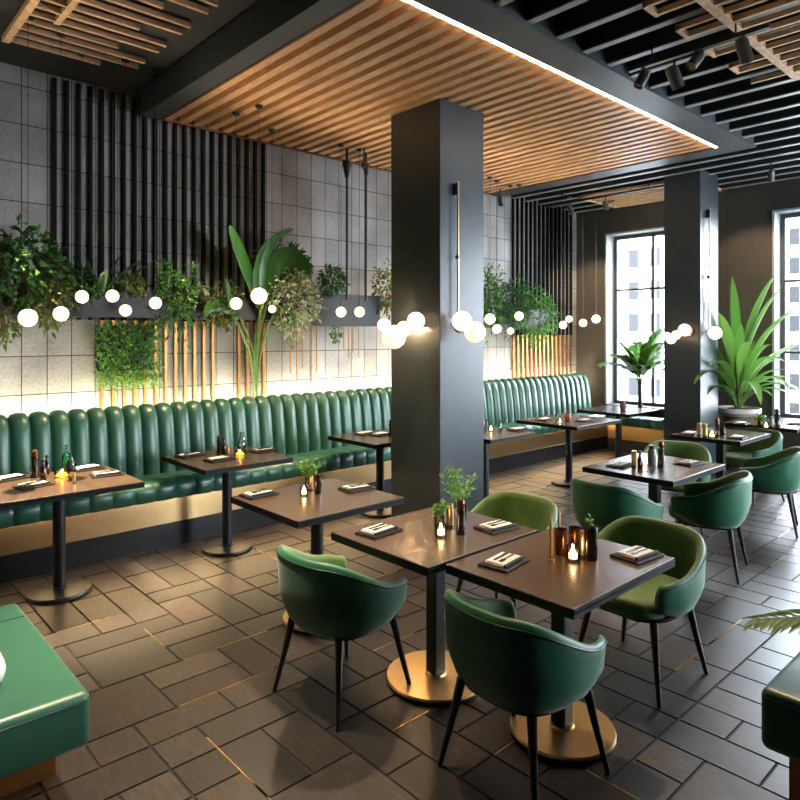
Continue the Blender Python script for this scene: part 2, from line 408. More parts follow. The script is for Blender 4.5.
B().box(PX0, PX1, PY0-.022, PY0+.004, PZ-.012, PZ+.012).obj('light_strip', M['ledw'], pn)

def grille(loc, label, sxs, y0, y1, beams, closed=False, swap=False):
    t = thing('ceiling_grille', label, 'ceiling grille', loc)
    b = B()
    def bx(a0, a1, b0, b1, z0, z1):
        if swap: b.box(b0, b1, a0, a1, z0, z1)
        else: b.box(a0, a1, b0, b1, z0, z1)
    for i, s_ in enumerate(sxs):
        bx(s_-.012, s_+.012, y0, y1-(.25 if i % 3 == 1 else 0), 0, .035)
    b.obj('slats', M['palewood'], t, )
    b = B()
    for q in beams: bx(q[0], q[1], q[2], q[3], -.004, .037)
    b.obj('grille_frame', M['palewood'], t)
    return t
# near right grille: slats along Y, cross beam along X
ss = [3.45+.145*i for i in range(15)]
bm = [(3.3, 5.62, 1.60, 1.65)]
for k in (2, 5, 8, 11): bm.append((ss[k]-.012, ss[k+1]+.012, 1.878, 1.902))
grille((0,0,3.715), 'pale wood grille with long cross beam beside the track spotlights', ss, .5, 1.9, bm)
# near left grille: slats along X
ss = [3.25+.135*i for i in range(17)]
bm = [(3.2, 5.45, 1.08, 1.13), (3.2, 3.25, 1.1, 2.0), (3.6, 4.9, 1.28, 1.32)]
grille((0,0,3.885), 'rectangular pale wood grille on the black ceiling, nearest the block wall', ss, 1.1, 2.0, bm, swap=True)
# far grille
ss = [8.3+.14*i for i in range(8)]
bm = [(8.27, 9.31, 5.15, 5.2), (8.27, 9.31, 3.6, 3.65), (8.27, 8.31, 3.6, 5.2), (9.27, 9.31, 3.6, 5.2)]
grille((0,0,3.72), 'small pale wood grille above the far window', ss, 3.6, 5.2, bm)

# ------------------------------------------------------------------ pillars
def pillar(x0, x1, y0, y1, label):
    o = struct('pillar', B().box(x0, x1, y0, y1, 0, PZ+.02 if x0 < 7 else 3.79, bev=.006), M['pillar'])
    o['label'] = label; return o
pillar(3.98, 4.55, 3.83, 4.45, 'near square charcoal pillar rising to the oak slat ceiling')
pillar(8.13, 8.67, 3.40, 3.86, 'far square charcoal pillar between the two windows')

# ------------------------------------------------------------------ banquette
def channels(x0, x1, prof, pitch, depth, name, m, parent, ends=True, flip=None):
    """prof: list of (y, z, bulge weight, normal(y,z)); swept along X with channels"""
    n = max(1, round((x1-x0)/pitch)); k = 10; b = B(); cols = []
    for i in range(n*k+1):
        t = (i % k)/k; f = math.sqrt(max(0, 1-(2*t-1)**2)) if i % k else 0
        x = x0+(x1-x0)*i/(n*k)
        cols.append([Vector((x, y+ny*depth*f*w, z+nz*depth*f*w)) for (y, z, w, ny, nz) in prof])
    b.loft(cols)
    return b.obj(name, m, parent, smooth=True, auto=50)
bq = thing('banquette', 'long green leather channel-tufted banquette along the block wall', 'banquette', (0,0,0))
bp = [(5.60,.50,1,-1,0),(5.60,.62,1,-1,0),(5.61,.75,1,-1,0),(5.625,.88,1,-1,.05),(5.645,1.0,1,-.95,.2),(5.665,1.06,1,-.8,.6),(5.70,1.10,1,-.3,.95),(5.74,1.112,1,0,1),(5.775,1.10,.6,.3,.9),(5.79,1.05,0,1,0),(5.79,.50,0,1,0)]
channels(X0+.05, 9.28, bp, .142, .036, 'backrest', M['leather'], bq)
sp = [(5.62,.50,0,0,1),(5.60,.545,.3,0,1),(5.5,.555,.35,0,1),(5.35,.558,.4,0,1),(5.26,.555,.5,-.2,1),(5.215,.535,.7,-.7,.7),(5.205,.50,1,-1,0),(5.21,.44,1,-1,0),(5.225,.405,.6,-1,-.2),(5.25,.40,0,0,-1),(5.62,.40,0,0,-1)]
channels(X0+.05, 9.38, sp, .17, .017, 'seat', M['leather'], bq)
B().box(X0+.05, 9.38, 5.30, 5.75, .19, .398).obj('brass_fascia', M['brass'], bq)
B().box(X0+.05, 9.38, 5.285, 5.75, 0, .19).obj('plinth', M['black'], bq)
b = B()
b.box(X0+.2, 9.3, 5.287, 5.298, .3925, .3985)
b.obj('seat_light_strip', M['ledseat'], bq)
B().box(X0+.05, 9.35, 5.83, 5.87, 1.0, 1.02).obj('back_light_strip', M['ledback'], bq)
# return bench under window 1
rb = thing('window_bench', 'short green channelled bench beneath the far window, behind the corner table', 'bench', (8.99, 4.3, 0), 0)
n = 5; b = B(); rings = []
for i in range(n*10+1):
    t = (i % 10)/10; f = math.sqrt(max(0, 1-(2*t-1)**2)) if i % 10 else 0; y = .87*i/(n*10)
    rings.append([Vector((xx-f*.02*w, y, zz)) for xx, zz, w in ((.18,.4,0),(.18,.55,0),(.05,.555,.2),(.01,.53,1),(0,.48,1),(.005,.42,1),(.02,.40,0))])
b.loft(rings); b.obj('seat', M['leather'], rb, smooth=True, auto=50)
B().box(.06, .18, 0, .87, .19, .4).obj('brass_fascia', M['brass'], rb); B().box(.05, .18, 0, .87, 0, .19).obj('plinth', M['black'], rb)

# foreground benches
def bench(name, label, x0, x1, y0, y1, zt, zb, fx0, fx1, fy0, fy1, seams=()):
    t = thing(name, label, 'bench', ((x0+x1)/2, (y0+y1)/2, 0)); cx, cy = (x0+x1)/2, (y0+y1)/2
    b = B(); b.box(x0-cx, x1-cx, y0-cy, y1-cy, zb, zt, bev=.03, seg=5)
    cu = b.obj('cushion', M['leather'], t, smooth=True, auto=60)
    b = B(); z = zt-.03; e = .0005
    b.tube([(x0-cx+.02, y0-cy-e, z), (x1-cx-.02, y0-cy-e, z)], .004)
    b.tube([(x1-cx+e, y0-cy+.02, z), (x1-cx+e, y1-cy-.02, z)], .004)
    b.tube([(x0-cx-e, y0-cy+.02, z), (x0-cx-e, y1-cy-.02, z)], .004)
    for s_ in seams: b.tube([(x0-cx+.02, s_-cy, zt+.0005), (x1-cx-.02, s_-cy, zt+.0005)], .003)
    b.obj('piping', M['piping'], cu, smooth=True)
    B().box(fx0-cx, fx1-cx, fy0-cy, fy1-cy, 0, zb+.01).obj('base', M['brassd'], t)
    return t
bench('upholstered_bench', 'wide green leather bench on a brass base, cut by the lower left corner', -.7, .786, 2.52, 3.62, .45, .245, -.6, .75, 2.84, 3.55, (3.4,))
bench('upholstered_bench', 'dark green leather bench end on a brass base, cut by the right edge', 2.606, 3.9, .12, .877, .45, .225, 2.68, 3.8, .2, .80)
# white cushion on the left bench
b = B(); rings = []
for k in range(9):
    ph = -PI/2+PI*k/8; rings.append([Vector(((.2*max(.05, math.cos(ph)**.4))*math.copysign(abs(math.cos(a))**.6, math.cos(a)), (.2*max(.05, math.cos(ph)**.4))*math.copysign(abs(math.sin(a))**.6, math.sin(a)), .07+.065*math.sin(ph))) for a in [2*PI*q/28 for q in range(28)]])
b.loft(rings); o = b.obj('scatter_cushion', M['napkin'], None, smooth=True, loc=(.37, 2.87, .447)); tag(o, 'white scatter cushion lying on the lower left green bench', 'cushion')

# ------------------------------------------------------------------ slatted wall panels + troughs
def wall_slats(x0, x1, n, zs, label, rods=None):
    t = thing('slatted_screen', label, 'wall panel', ((x0+x1)/2, 5.96, 0)); cx = (x0+x1)/2
    b = B(); c = B()
    for i in range(n):
        x = x0+(x1-x0)*i/(n-1)-cx
        b.box(x-.014, x+.014, .0, .038, zs, 3.9)
        if rods is None or i in rods: c.box(x-.012, x+.012, .005, .035, 0, zs)
    b.obj('slats', M['slat'], t); c.obj('brass_rods', M['brassd'], t)
wall_slats(1.57, 3.56, 22, 1.88, 'near section of upright black slats with brass lower ends on the block wall', (4,5,6,7,8,9,10,11,12,13,14,15,18,19,20,21))
wall_slats(7.77, 9.30, 15, 1.75, 'far section of upright black slats in the corner beside the window')

def trough(x0, x1, z0, z1, label, rods=()):
    t = thing('wall_planter', label, 'planter', ((x0+x1)/2, 5.82, z0)); cx = (x0+x1)/2; h = z1-z0
    b = B(); a0, a1 = x0-cx, x1-cx
    b.box(a0, a1, -.1, -.085, 0, h); b.box(a0, a1, .085, .1, 0, h); b.box(a0, a0+.015, -.085, .085, 0, h); b.box(a1-.015, a1, -.085, .085, 0, h); b.box(a0+.015, a1-.015, -.085, .085, 0, .015)
    tr_ = b.obj('trough', M['pot'], t)
    B().box(a0+.015, a1-.015, -.085, .085, .015, h-.04).obj('soil', M['soil'], tr_)
    for r, ln in rods:
        B().lathe([(.006, -ln), (.006, .01)], (r-cx, -.06, 0), 8).obj('hanging_rod', M['brassd'], t)
    return t
trough(.45, 1.42, 1.9, 2.12, 'dark wall planter under the bushy plants at the left edge')
trough(1.52, 3.50, 1.9, 2.12, 'long dark wall planter mounted across the near black slats')
trough(3.62, 4.95, 1.85, 2.2, 'dark wall planter between the tall banana plant and the near pillar', [(3.75,.5),(3.83,.55),(3.9,.45),(4.0,.6),(4.08,.5),(4.45,.25),(4.52,.35),(4.58,.3),(4.66,.35)])
trough(6.35, 8.3, 1.85, 2.12, 'dark wall planter behind the near pillar towards the far slats')

# ------------------------------------------------------------------ foliage
def bush(name, c, rad, n, L, w, leafm, label, group=None, droop=.3, stems=6, cat='plant', boxy=False, stemm='wood_stem', trail=0):
    c = Vector(c); t = thing(name, label, cat, c, 0, group)
    b = B()
    for i in range(n):
        if boxy: p = Vector([R.uniform(-1, 1)*r for r in rad]); d = Vector((R.uniform(-1,1), R.uniform(-1.2,.2), R.uniform(-1,.6)))
        else:
            v = Vector((R.gauss(0,1), R.gauss(0,1), R.gauss(0,1))).normalized()*R.uniform(.35, 1)**.6
            k = 1+.25*math.sin(v.x*5+v.z*4+c.x*3)
            p = Vector((v.x*rad[0]*k, v.y*rad[1], v.z*rad[2]*k)); d = v+Vector((R.uniform(-.6,.6), R.uniform(-.6,.6), R.uniform(-.6,.6)-droop))
            if trail and R.random() < .3: p.z -= R.random()**1.5*trail; p.x *= .8
        if boxy and trail and R.random() < .25: p.z = -rad[2]-R.random()**2*trail
        if p.y+c.y > 5.93: p.y = 5.93-c.y
        if d.y > 0 and p.y+c.y > 5.85: d.y *= -1
        b.leaf(p, d, L*R.uniform(.6, 1.3), w*R.uniform(.7, 1.2))
    b.obj('foliage', M[leafm], t, recalc=False)
    s_ = B()
    for i in range(stems):
        e = Vector((R.uniform(-.8,.8)*rad[0], R.uniform(-.6,.3)*rad[1], R.uniform(0,.8)*rad[2]))
        base = Vector((e.x*.3, 0, -rad[2]*.6)); s_.tube([base, (base+e)/2+Vector((0,0,.03)), e], .004, 5)
    s_.obj('stems', M[stemm], t)
    return t
def arc(p, az, el, L, bend, n=14):
    pts = [p.copy()]; q = p.copy()
    for i in range(1, n):
        e = el-bend*((i-.5)/(n-1))**1.3
        q = q+Vector((math.cos(az)*math.cos(e), math.sin(az)*math.cos(e), math.sin(e)))*(L/(n-1)); pts.append(q.copy())
    return pts
def curve(p, d, L, droop, n=9):
    """path starting at p toward d, sagging"""
    pts = []; d = d.normalized()
    for i in range(n):
        k = i/(n-1); pts.append(p+d*L*k+Vector((0,0,-droop*L*k*k)))
    return pts
P = lambda px, py, Y: at(px, py, Y=Y)
bush('hanging_bush', P(18, 268, 5.7), (.33,.18,.29), 1000, .075, .04, 'g_dark', 'full leafy green bush over the left edge planter')
bush('trailing_bush', P(48, 292, 5.7), (.2,.16,.24), 650, .06, .03, 'g_olive', 'trailing olive green foliage right of the left edge bush', trail=.15)
bush('trailing_vine', P(6, 318, 5.7), (.10,.1,.16), 200, .05, .03, 'g_olive', 'small vine trailing at the left edge beside the largest pendant globe', trail=.1)
def strap(name, c, leaves, label, leafm, cat='plant', stem_r=.012, extra=None):
    t = thing(name, label, cat, c); b = B()
    for az, el, L, w, dr in leaves:
        d = Vector((math.cos(az)*math.cos(el), math.sin(az)*math.cos(el), math.sin(el)))
        b.blade(curve(Vector((0,0,0)), d, L, dr), w)
    b.obj('leaves', M[leafm], t, smooth=True, recalc=False)
    return t
strap('strap_leaf_plant', P(98, 300, 5.72), [(0,1.15,.5,.07,.1),(-.4,.9,.55,.07,.15),(0,.65,.62,.07,.0),(3.1,1.1,.45,.08,.1),(3.4,.8,.42,.07,.2),(-1.6,.9,.4,.08,.2),(2.6,1.3,.48,.07,.05),(-2.4,.6,.35,.06,.3)], 'plant with long upright strap leaves above the square leafy panel', 'g_broad')
bush('low_shrub', P(128, 285, 5.72), (.16,.12,.1), 240, .05, .025, 'g_olive', 'low olive shrub right of the strap-leaved plant')
bush('low_shrub', P(84, 285, 5.72), (.12,.1,.12), 200, .06, .025, 'g_dark', 'low dark shrub at the foot of the strap-leaved plant')
t = bush('green_wall_panel', (P(128, 350, 5.86)[0], 5.84, P(128, 348, 5.86)[2]), (.27,.08,.23), 1900, .04, .022, 'g_bright', 'square panel of dense bright green foliage below the strap-leaved plant', boxy=True, trail=.12, stems=0, cat='green panel')
B().box(-.25, .25, .07, .085, -.2, .2).obj('backing', M['pot'], t)
bush('trailing_bush', P(176, 292, 5.72), (.20,.15,.28), 800, .055, .025, 'g_mid', 'narrow trailing bush right of the square leafy panel', trail=.25)
bush('trailing_bush', P(219, 306, 5.70), (.22,.15,.21), 700, .05, .024, 'g_olive', 'brownish green bush at the left of the banana plant')
# banana plant
bpos = at(258, 395, Y=5.89); bn = thing('banana_plant', 'tall banana plant with broad paddle leaves rising behind the banquette', 'plant', (bpos.x, 5.89, 0))
B().lathe([(.075,0),(.085,.45),(.08,.45),(.07,.40)], (0,0,0), 20).obj('pot', M['pot'], bn)
s_ = B(); lv = B()
def bp_(px, py, Y): return at(px, py, Y=Y)-Vector((bpos.x, 5.89, 0))
def smooth_path(ps, n=14):
    out = []
    for i in range(n):
        q = i/(n-1)*(len(ps)-1); a = min(int(q), len(ps)-2); f = q-a
        p0, p1, p2, p3 = ps[max(a-1,0)], ps[a], ps[a+1], ps[min(a+2,len(ps)-1)]
        out.append(.5*((2*p1)+(p2-p0)*f+(2*p0-5*p1+4*p2-p3)*f*f+(3*p1-p0-3*p2+p3)*f**3))
    return out
for stem, leaf, w in (
    ([(254,345),(262,305)], [(262,305),(250,270),(238,240),(229,226)], .24),
    ([(257,345),(264,300)], [(264,300),(266,262),(276,240),(294,229)], .16),
    ([(258,345),(268,300)], [(268,300),(272,270),(288,256),(304,266),(312,285)], .2),
    ([(252,350),(240,318)], [(240,318),(226,306),(212,306),(205,316)], .12),
    ([(261,350),(272,318)], [(272,318),(284,305),(292,310),(296,325)], .13),
    ([(256,345),(260,310)], [(260,310),(258,280),(262,255),(270,238)], .15),
    ([(250,355),(238,325)], [(238,325),(232,305),(230,290),(226,278)], .1)):
    c = [Vector((0,0,.4)), bp_(256,400,5.87), bp_(stem[0][0],stem[0][1],5.8), bp_(stem[1][0],stem[1][1],5.66)]
    s_.tube(smooth_path(c, 12), .024, 8, .009)
    ps = [bp_(x, y, 5.66-.05*i) for i, (x, y) in enumerate(leaf)]
    pts = smooth_path(ps, 16); vdir = (pts[-1]-pts[0]).normalized()
    lv.blade(pts, w, .12, side=vdir.cross(Vector((-.5,.85,-.25))).normalized(), prof=lambda k: math.sin(PI*min(1,.04+k*.96)**.8)**.6 if 0 < k < 1 else .05)
s_.obj('stems', M['stem'], bn, smooth=True); lv.obj('leaves', M['g_broad'], bn, smooth=True, recalc=False)
bush('flowering_shrub', P(293, 297, 5.68), (.31,.18,.37), 1500, .06, .024, 'g_pale', 'large shrub with pale variegated leaves right of the banana plant', trail=.12)
bush('dark_shrub', P(285, 262, 5.74), (.28,.13,.16), 520, .08, .03, 'g_dark', 'dark leafy shrub above the pale variegated shrub')
bush('dark_shrub', P(333, 280, 5.72), (.17,.12,.15), 380, .065, .025, 'g_dark', 'small dark shrub above the pair of pendant globes')
bush('trailing_vine', P(336, 334, 5.7), (.05,.05,.08), 60, .05, .03, 'g_mid', 'tiny vine hanging below the small dark shrub')
bush('trailing_bush', P(386, 290, 5.7), (.17,.14,.29), 500, .06, .026, 'g_olive', 'bush partly hidden by the left face of the near pillar')
bush('trailing_bush', P(487, 295, 5.7), (.30,.16,.42), 800, .075, .03, 'g_mid', 'hanging bush just right of the near pillar', trail=.3)
bush('trailing_bush', P(514, 302, 5.7), (.36,.16,.32), 800, .075, .03, 'g_dark', 'dark hanging bush in the middle of the far planter', trail=.3)
bush('trailing_bush', P(538, 314, 5.72), (.44,.16,.38), 900, .07, .03, 'g_mid', 'bright hanging bush at the right end of the far planter', trail=.25)

# palms
def palm(name, loc, label, fronds, leaflet, lw, leafm, pot, stem_top, nl=16, wide=False):
    """fronds: (azimuth, elevation, length, droop)"""
    t = thing(name, label, 'plant', loc)
    pot(t); sb_, lb = B(), B(); top = Vector((0,0,stem_top))
    for az, el, L, dr in fronds:
        d = Vector((math.cos(az)*math.cos(el), math.sin(az)*math.cos(el), math.sin(el)))
        o_ = top+Vector((math.cos(az)*.02, math.sin(az)*.02, 0)); pts = curve(o_, d, L, dr, 14) if dr < 1 else arc(o_, az, el, L, dr-1)
        if wide:
            sb_.tube(pts[:6], .007, 6, .005); lb.blade(pts[3:], lw, .2, side=None); continue
        sb_.tube(pts, .006, 5, .0015)
        for i in range(nl):
            k = .22+.76*i/(nl-1); q = k*13; a = int(q); p = pts[a].lerp(pts[min(a+1,13)], q-a); tg = (pts[min(a+1,13)]-pts[max(a-1,0)]).normalized()
            sd = tg.cross(Vector((0,0,1))).normalized()
            for sg in (-1, 1):
                ld = (tg*.9+sd*sg*.75+Vector((0,0,.1))).normalized(); ll = leaflet*math.sin(PI*(.15+.75*k))*R.uniform(.85,1.1)
                lb.blade(curve(p, ld, ll, .25, 5), lw, .2)
    sb_.obj('stems', M['stem'], t, smooth=True); lb.obj('fronds', M[leafm], t, smooth=True, recalc=False)
    return t
def pot_tall(t):
    B().lathe([(.10,0),(.13,.62),(.135,.66),(.12,.66),(.115,.6)], n=24).obj('pot', M['pot'], t, smooth=True, auto=40)
    B().lathe([(.035,.6),(.03,.8),(.028,.98),(.035,1.05)], n=12).obj('trunk', M['wood_stem'], t, smooth=True)
pp = at(641, X=9.36, z=0)
fr = []
for k in range(15):
    az = 2*PI*k/15+R.uniform(-.15,.15); el = [.95,1.2,1.4][k % 3]
    if math.cos(az) > .1: el = max(el, 1.25)
    fr.append((az, el, (.72 if math.cos(az-2.4) > .2 else 1)*R.uniform(.75,.95)*(.5 if math.cos(az) > .1 else 1), 1+[1.25,1.0,.6][k % 3]))
palm('potted_palm', (9.33, pp.y, 0), 'potted palm standing in front of the far left window', fr, .32, .055, 'g_bright', pot_tall, 1.05, 18)
def pot_wide(t):
    B().lathe([(.20,0),(.22,.70)], n=28).obj('pot', M['brownpot'], t, smooth=True, auto=40)
    B().lathe([(.22,.70),(.27,.745),(.275,.80),(.25,.80),(.24,.77)], n=28).obj('rim', M['whitepot'], t, smooth=True, auto=40)
    B().lathe([(.24,.76),(.12,.79),(0,.80)], n=20).obj('soil', M['soil'], t)
p2 = at(738, X=9.05, z=0); fr = []
for k in range(52):
    az = 2*PI*k*.618; el = [1.52,1.3,1.15,1.4,1.1,1.25][k % 6]
    if math.cos(az) > .2: el = max(el, 1.3)
    fr.append((az, el, [1.8,1.5,1.3,1.65,1.1,1.4][k % 6]*(.6 if math.cos(az) > .1 else 1)*R.uniform(.85,1.08), 1+[.7,1.3,1.9,1.0,2.2,1.6][k % 6]))
palm('potted_fan_plant', (9.05, p2.y, 0), 'big arching plant in a white-rimmed pot between far pillar and right window', fr, .3, .115, 'g_bright', pot_wide, .78, wide=True)
def pot_off(t):
    B().lathe([(.13,0),(.17,.5),(.16,.5),(.15,.46)], n=24).obj('pot', M['pot'], t)
tip = Vector((2.80,.95,.66)); org = Vector((3.35,-.12,.5)); dd = tip-org
fr = [(math.atan2(dd.y, dd.x), .44, 1.32, .34), (math.atan2(dd.y, dd.x)-.5, .8, 1.1, .3), (-1.2, 1.0, 1.0, .3), (0, 1.1, 1.0, .3), (-2.4, 1.2, .9, .3), (.9, .8, 1.0, .35)]
palm('potted_palm', (org.x, org.y, 0), 'palm frond reaching over the bench at the right edge', fr, .25, .03, 'g_bright', pot_off, .5, 28)

# ------------------------------------------------------------------ chairs
def make_chair():
    t = thing('tub_chair', '', 'chair')
    T = 2.3; n = 44; sec_o = [0,.1,.25,.42,.6,.78,.92]; rings = []; pip = []
    def rad(th, a, c, e=2.5):
        return 1/((abs(math.cos(th))/a)**e+(abs(math.sin(th))/c)**e)**(1/e)
    def ss(x, a, c):
        x = min(1, max(0, (x-a)/(c-a))); return x*x*(3-2*x)
    for i in range(-2, n+3):
        k = min(max(i, 0), n); th = -T+2*T*k/n; a = abs(th)
        zt = .725-.15*ss(a, .55, 1.95)-.02*ss(a, 1.9, T); zb = .365+.03*ss(a, 1.7, T)
        r0 = rad(th, .268, .275); d = Vector((-math.cos(th), math.sin(th), 0))
        flare = .018*ss(a, 1.7, T)
        ring = []
        def pt(tt, off):
            z = zb+(zt-zb)*tt; s_ = .80+.20*min(1, tt/.42)**.6+.05*tt*math.cos(th/2)**2+flare*tt*2
            return d*(r0*s_-off)+Vector((0,0,z))
        thk = lambda tt: .05-.014*tt
        for tt in sec_o: ring.append(pt(tt, 0))
        ring.append(pt(.985, .006)); q = pt(1, .017); q.z += .006; ring.append(q); ring.append(pt(.985, .030))
        for tt in (.9,.7,.45,.2,0): ring.append(pt(tt, thk(tt)))
        if 0 <= i <= n: pip.append(pt(.93, -.001))
        else:
            c = sum(ring, Vector())/len(ring); e = abs(i-k); f = [1,.82,.35][e]
            tang = Vector((math.sin(th), math.cos(th), 0))*(1 if th > 0 else -1)
            ring = [c+(p-c)*f+tang*[0,.012,.02][e] for p in ring]
        rings.append(ring)
    b = B(); b.loft(rings); o = b.obj('shell', M['velvet'], t, smooth=True); o.data.materials.append(M['velvet_in'])
    nr = len(rings[0])
    for f in o.data.polygons:
        # inner faces of the shell carry the lighter lining
        c = f.center; 
        ids = [v % nr for v in f.vertices]
        if min(ids) >= 8 and len(f.vertices) == 4 and max(ids) <= nr-1: f.material_index = 1
    B().tube(pip, .0032, 6).obj('piping', M['piping'], o, smooth=True)
    b = B(); rr = []
    for z, s_ in ((.375,.90),(.385,.97),(.41,1.0),(.44,1.0),(.458,.96),(.468,.85),(.472,.5)):
        rr.append([Vector((.01+math.copysign(abs(math.cos(q))**.7, math.cos(q))*.225*s_+(.02 if math.cos(q) > 0 else 0), math.copysign(abs(math.sin(q))**.7, math.sin(q))*.212*s_, z)) for q in [2*PI*j/36 for j in range(36)]])
    b.loft(rr); b.obj('seat', M['velvet_in'], t, smooth=True)
    b = B(); rr = []
    for z, s_ in ((.345,.8),(.35,.86),(.376,.92)):
        rr.append([Vector((math.copysign(abs(math.cos(q))**.7, math.cos(q))*.235*s_, math.copysign(abs(math.sin(q))**.7, math.sin(q))*.235*s_, z)) for q in [2*PI*j/32 for j in range(32)]])
    b.loft(rr); b.obj('seat_frame', M['leg'], t, smooth=True, auto=40)
    for sx_ in (-1, 1):
        for sy in (-1, 1):
            B().tube([(sx_*.165, sy*.165, .36), (sx_*.19, sy*.19, .2), (sx_*.225, sy*.225, 0)], .019, 10, .0095).obj('leg', M['leg'], t, smooth=True, auto=50)
    return t
chair = Kind(make_chair)
CG = 'green tub chairs'
for x, y, rz, lab in (
    (1.97, 2.56, .06, 'green tub chair seen from behind, pulled up to the front left brass-based table'),
    (2.145, 1.60, -.02, 'nearest green tub chair, its back to us at the front right table'),
    (3.22, 1.66, PI-.05, 'green tub chair with open seat on the far side of the front right table'),
    (3.17, 2.50, PI+.05, 'green tub chair facing us beyond the front left brass-based table'),
    (4.32, 2.40, -.05, 'green tub chair seen from behind, left of the brass-based middle table'),
    (5.03, 2.05, 1.8, 'green tub chair turned away at the right of the brass-based middle table'),
    (5.96, 2.72, PI+.35, 'green tub chair facing us between the middle table and the one behind it'),
    (6.50, 2.12, 1.85, 'green tub chair turned away, in front of the dark table before the far pillar'),
    (7.47, 2.62, PI-.3, 'green tub chair tucked between the two farthest right tables'),
    (7.95, 1.92, PI/2+.2, 'green tub chair at the right edge, below the farthest right table')):
    chair.put((x, y, 0), rz, lab, CG, (1.05,1.06,1))

# ------------------------------------------------------------------ tables
def table(cx, cy, w, h, label, base, pole, r=.23):
    t = thing('pedestal_table', label, 'table', (cx, cy, 0), 0, 'square pedestal tables')
    B().box(-w/2+.004, w/2-.004, -h/2+.004, h/2-.004, .738, .752, bev=.002).obj('tabletop', M['top'], t)
    b = B(); b.box(-w/2, w/2, -h/2, h/2, .712, .7385, bev=.003)
    for q in ((-w/2, w/2, -h/2, -h/2+.006), (-w/2, w/2, h/2-.006, h/2), (-w/2, -w/2+.006, -h/2, h/2), (w/2-.006, w/2, -h/2, h/2)): b.box(*q, .73, .7505)
    b.obj('edge_band', M['edge'], t)
    if pole == 'square': B().box(-.036, .036, -.036, .036, .03, .715, bev=.006).obj('pole', M['black'], t)
    else: B().lathe([(.04,.03),(.04,.715)], n=20).obj('pole', M['black'], t, smooth=True, auto=40)
    if base == 'brass':
        B().lathe([(r,.012),(r+.002,.018),(r-.002,.028),(0,.030)], n=56).obj('base_plate', M['brass'], t, smooth=True, auto=30)
        B().lathe([(r+.001,0),(r+.004,.004),(r+.004,.012),(0,.013)], n=56).obj('base_rim', M['black'], t, smooth=True, auto=30)
        B().lathe([(.055,.029),(.05,.04),(.04,.042)], n=20).obj('collar', M['brass'], t)
    else:
        B().lathe([(r,0),(r+.004,.008),(r-.002,.024),(.06,.032),(.05,.045)], n=48).obj('base_plate', M['black'], t, smooth=True, auto=30)
    return t
TB = {
 'A': (2.385, 2.325, .81, .69, 'front left square table on a round brass base, set with a feathery fern', 'brass', 'square', .25),
 'B': (2.48, 1.64, .82, .64, 'nearest square table on a brass base, with bronze candle glasses', 'brass', 'square', .228),
 'C': (2.35, 3.31, .78, .74, 'square table with leafy posy in front of the near pillar', 'brass', 'round', .21),
 'D': (1.30, 4.84, .86, .78, 'banquette table on a black base at the left edge', 'black', 'round', .2),
 'E': (2.58, 4.90, .76, .78, 'banquette table on a black base, second from the left', 'black', 'round', .2),
 'J': (4.22, 4.88, .74, .72, 'banquette table half hidden behind the near pillar', 'black', 'round', .2),
 'K': (5.20, 4.36, .72, .74, 'table just right of the near pillar by the banquette', 'black', 'round', .2),
 'L': (6.68, 4.32, .95, .82, 'wide pale-looking table by the banquette near its far end', 'black', 'round', .2),
 'N': (8.08, 4.46, .84, .76, 'corner table in front of the far left window', 'black', 'round', .2),
 'G': (4.82, 2.36, .90, .70, 'square table in the middle of the right group, with four bottles', 'brass', 'square', .23),
 'H': (6.85, 2.66, .80, .66, 'dark square table behind the middle table, in front of the far pillar', 'brass', 'square', .25),
 'I': (8.18, 2.62, .84, .76, 'farthest right square table, below the arching potted plant', 'brass', 'square', .25),
}
SHORT = {'A': 'fern-set front left table', 'B': 'nearest table', 'C': 'posy table before the near pillar', 'D': 'left edge banquette table', 'E': 'second banquette table', 'J': 'table behind the near pillar', 'K': 'table right of the near pillar', 'L': 'wide table near the banquette end', 'N': 'corner window table', 'G': 'middle table of the right group', 'H': 'dark table before the far pillar', 'I': 'farthest right table'}
for k, v in TB.items(): table(*v)
TZ = .7525
def on(px, py): return at(px, py, z=TZ)

def mk_setting():
    t = thing('slate_board', '', 'serving board')
    b = B(); b.box(-.085, .085, -.06, .06, 0, .01, bev=.004); b.obj('board', M['tray'], t); return t
def mk_napkin():
    t = thing('folded_napkin', '', 'napkin'); b = B()
    b.box(-.066, .066, -.043, .043, 0, .006, bev=.002); b.box(-.062, .058, -.038, .040, .006, .012, bev=.002)
    c = b.obj('cloth', M['napkin'], t)
    B().box(-.068, .068, -.047, -.036, 0, .0128, bev=.002).obj('dark_fold', M['darknap'], c); return t
def mk_knife():
    t = thing('table_knife', '', 'knife'); b = B(); b.box(-.055, .02, -.006, .006, 0, .003, bev=.0012); b.obj('blade', M['steel'], t)
    B().box(.02, .06, -.005, .005, 0, .006, bev=.002).obj('handle', M['steel'], t); return t
def mk_fork():
    t = thing('table_fork', '', 'fork'); b = B(); b.box(-.02, .06, -.0035, .0035, 0, .004, bev=.001); b.obj('handle', M['steel'], t)
    b = B(); b.box(-.032, -.02, -.009, .009, 0, .003)
    for q in (-.0075,-.0025,.0025,.0075): b.box(-.056, -.032, q-.0012, q+.0012, 0, .003)
    b.obj('tines', M['steel'], t); return t
KS, KN, KK, KF = Kind(mk_setting), Kind(mk_napkin), Kind(mk_knife), Kind(mk_fork)
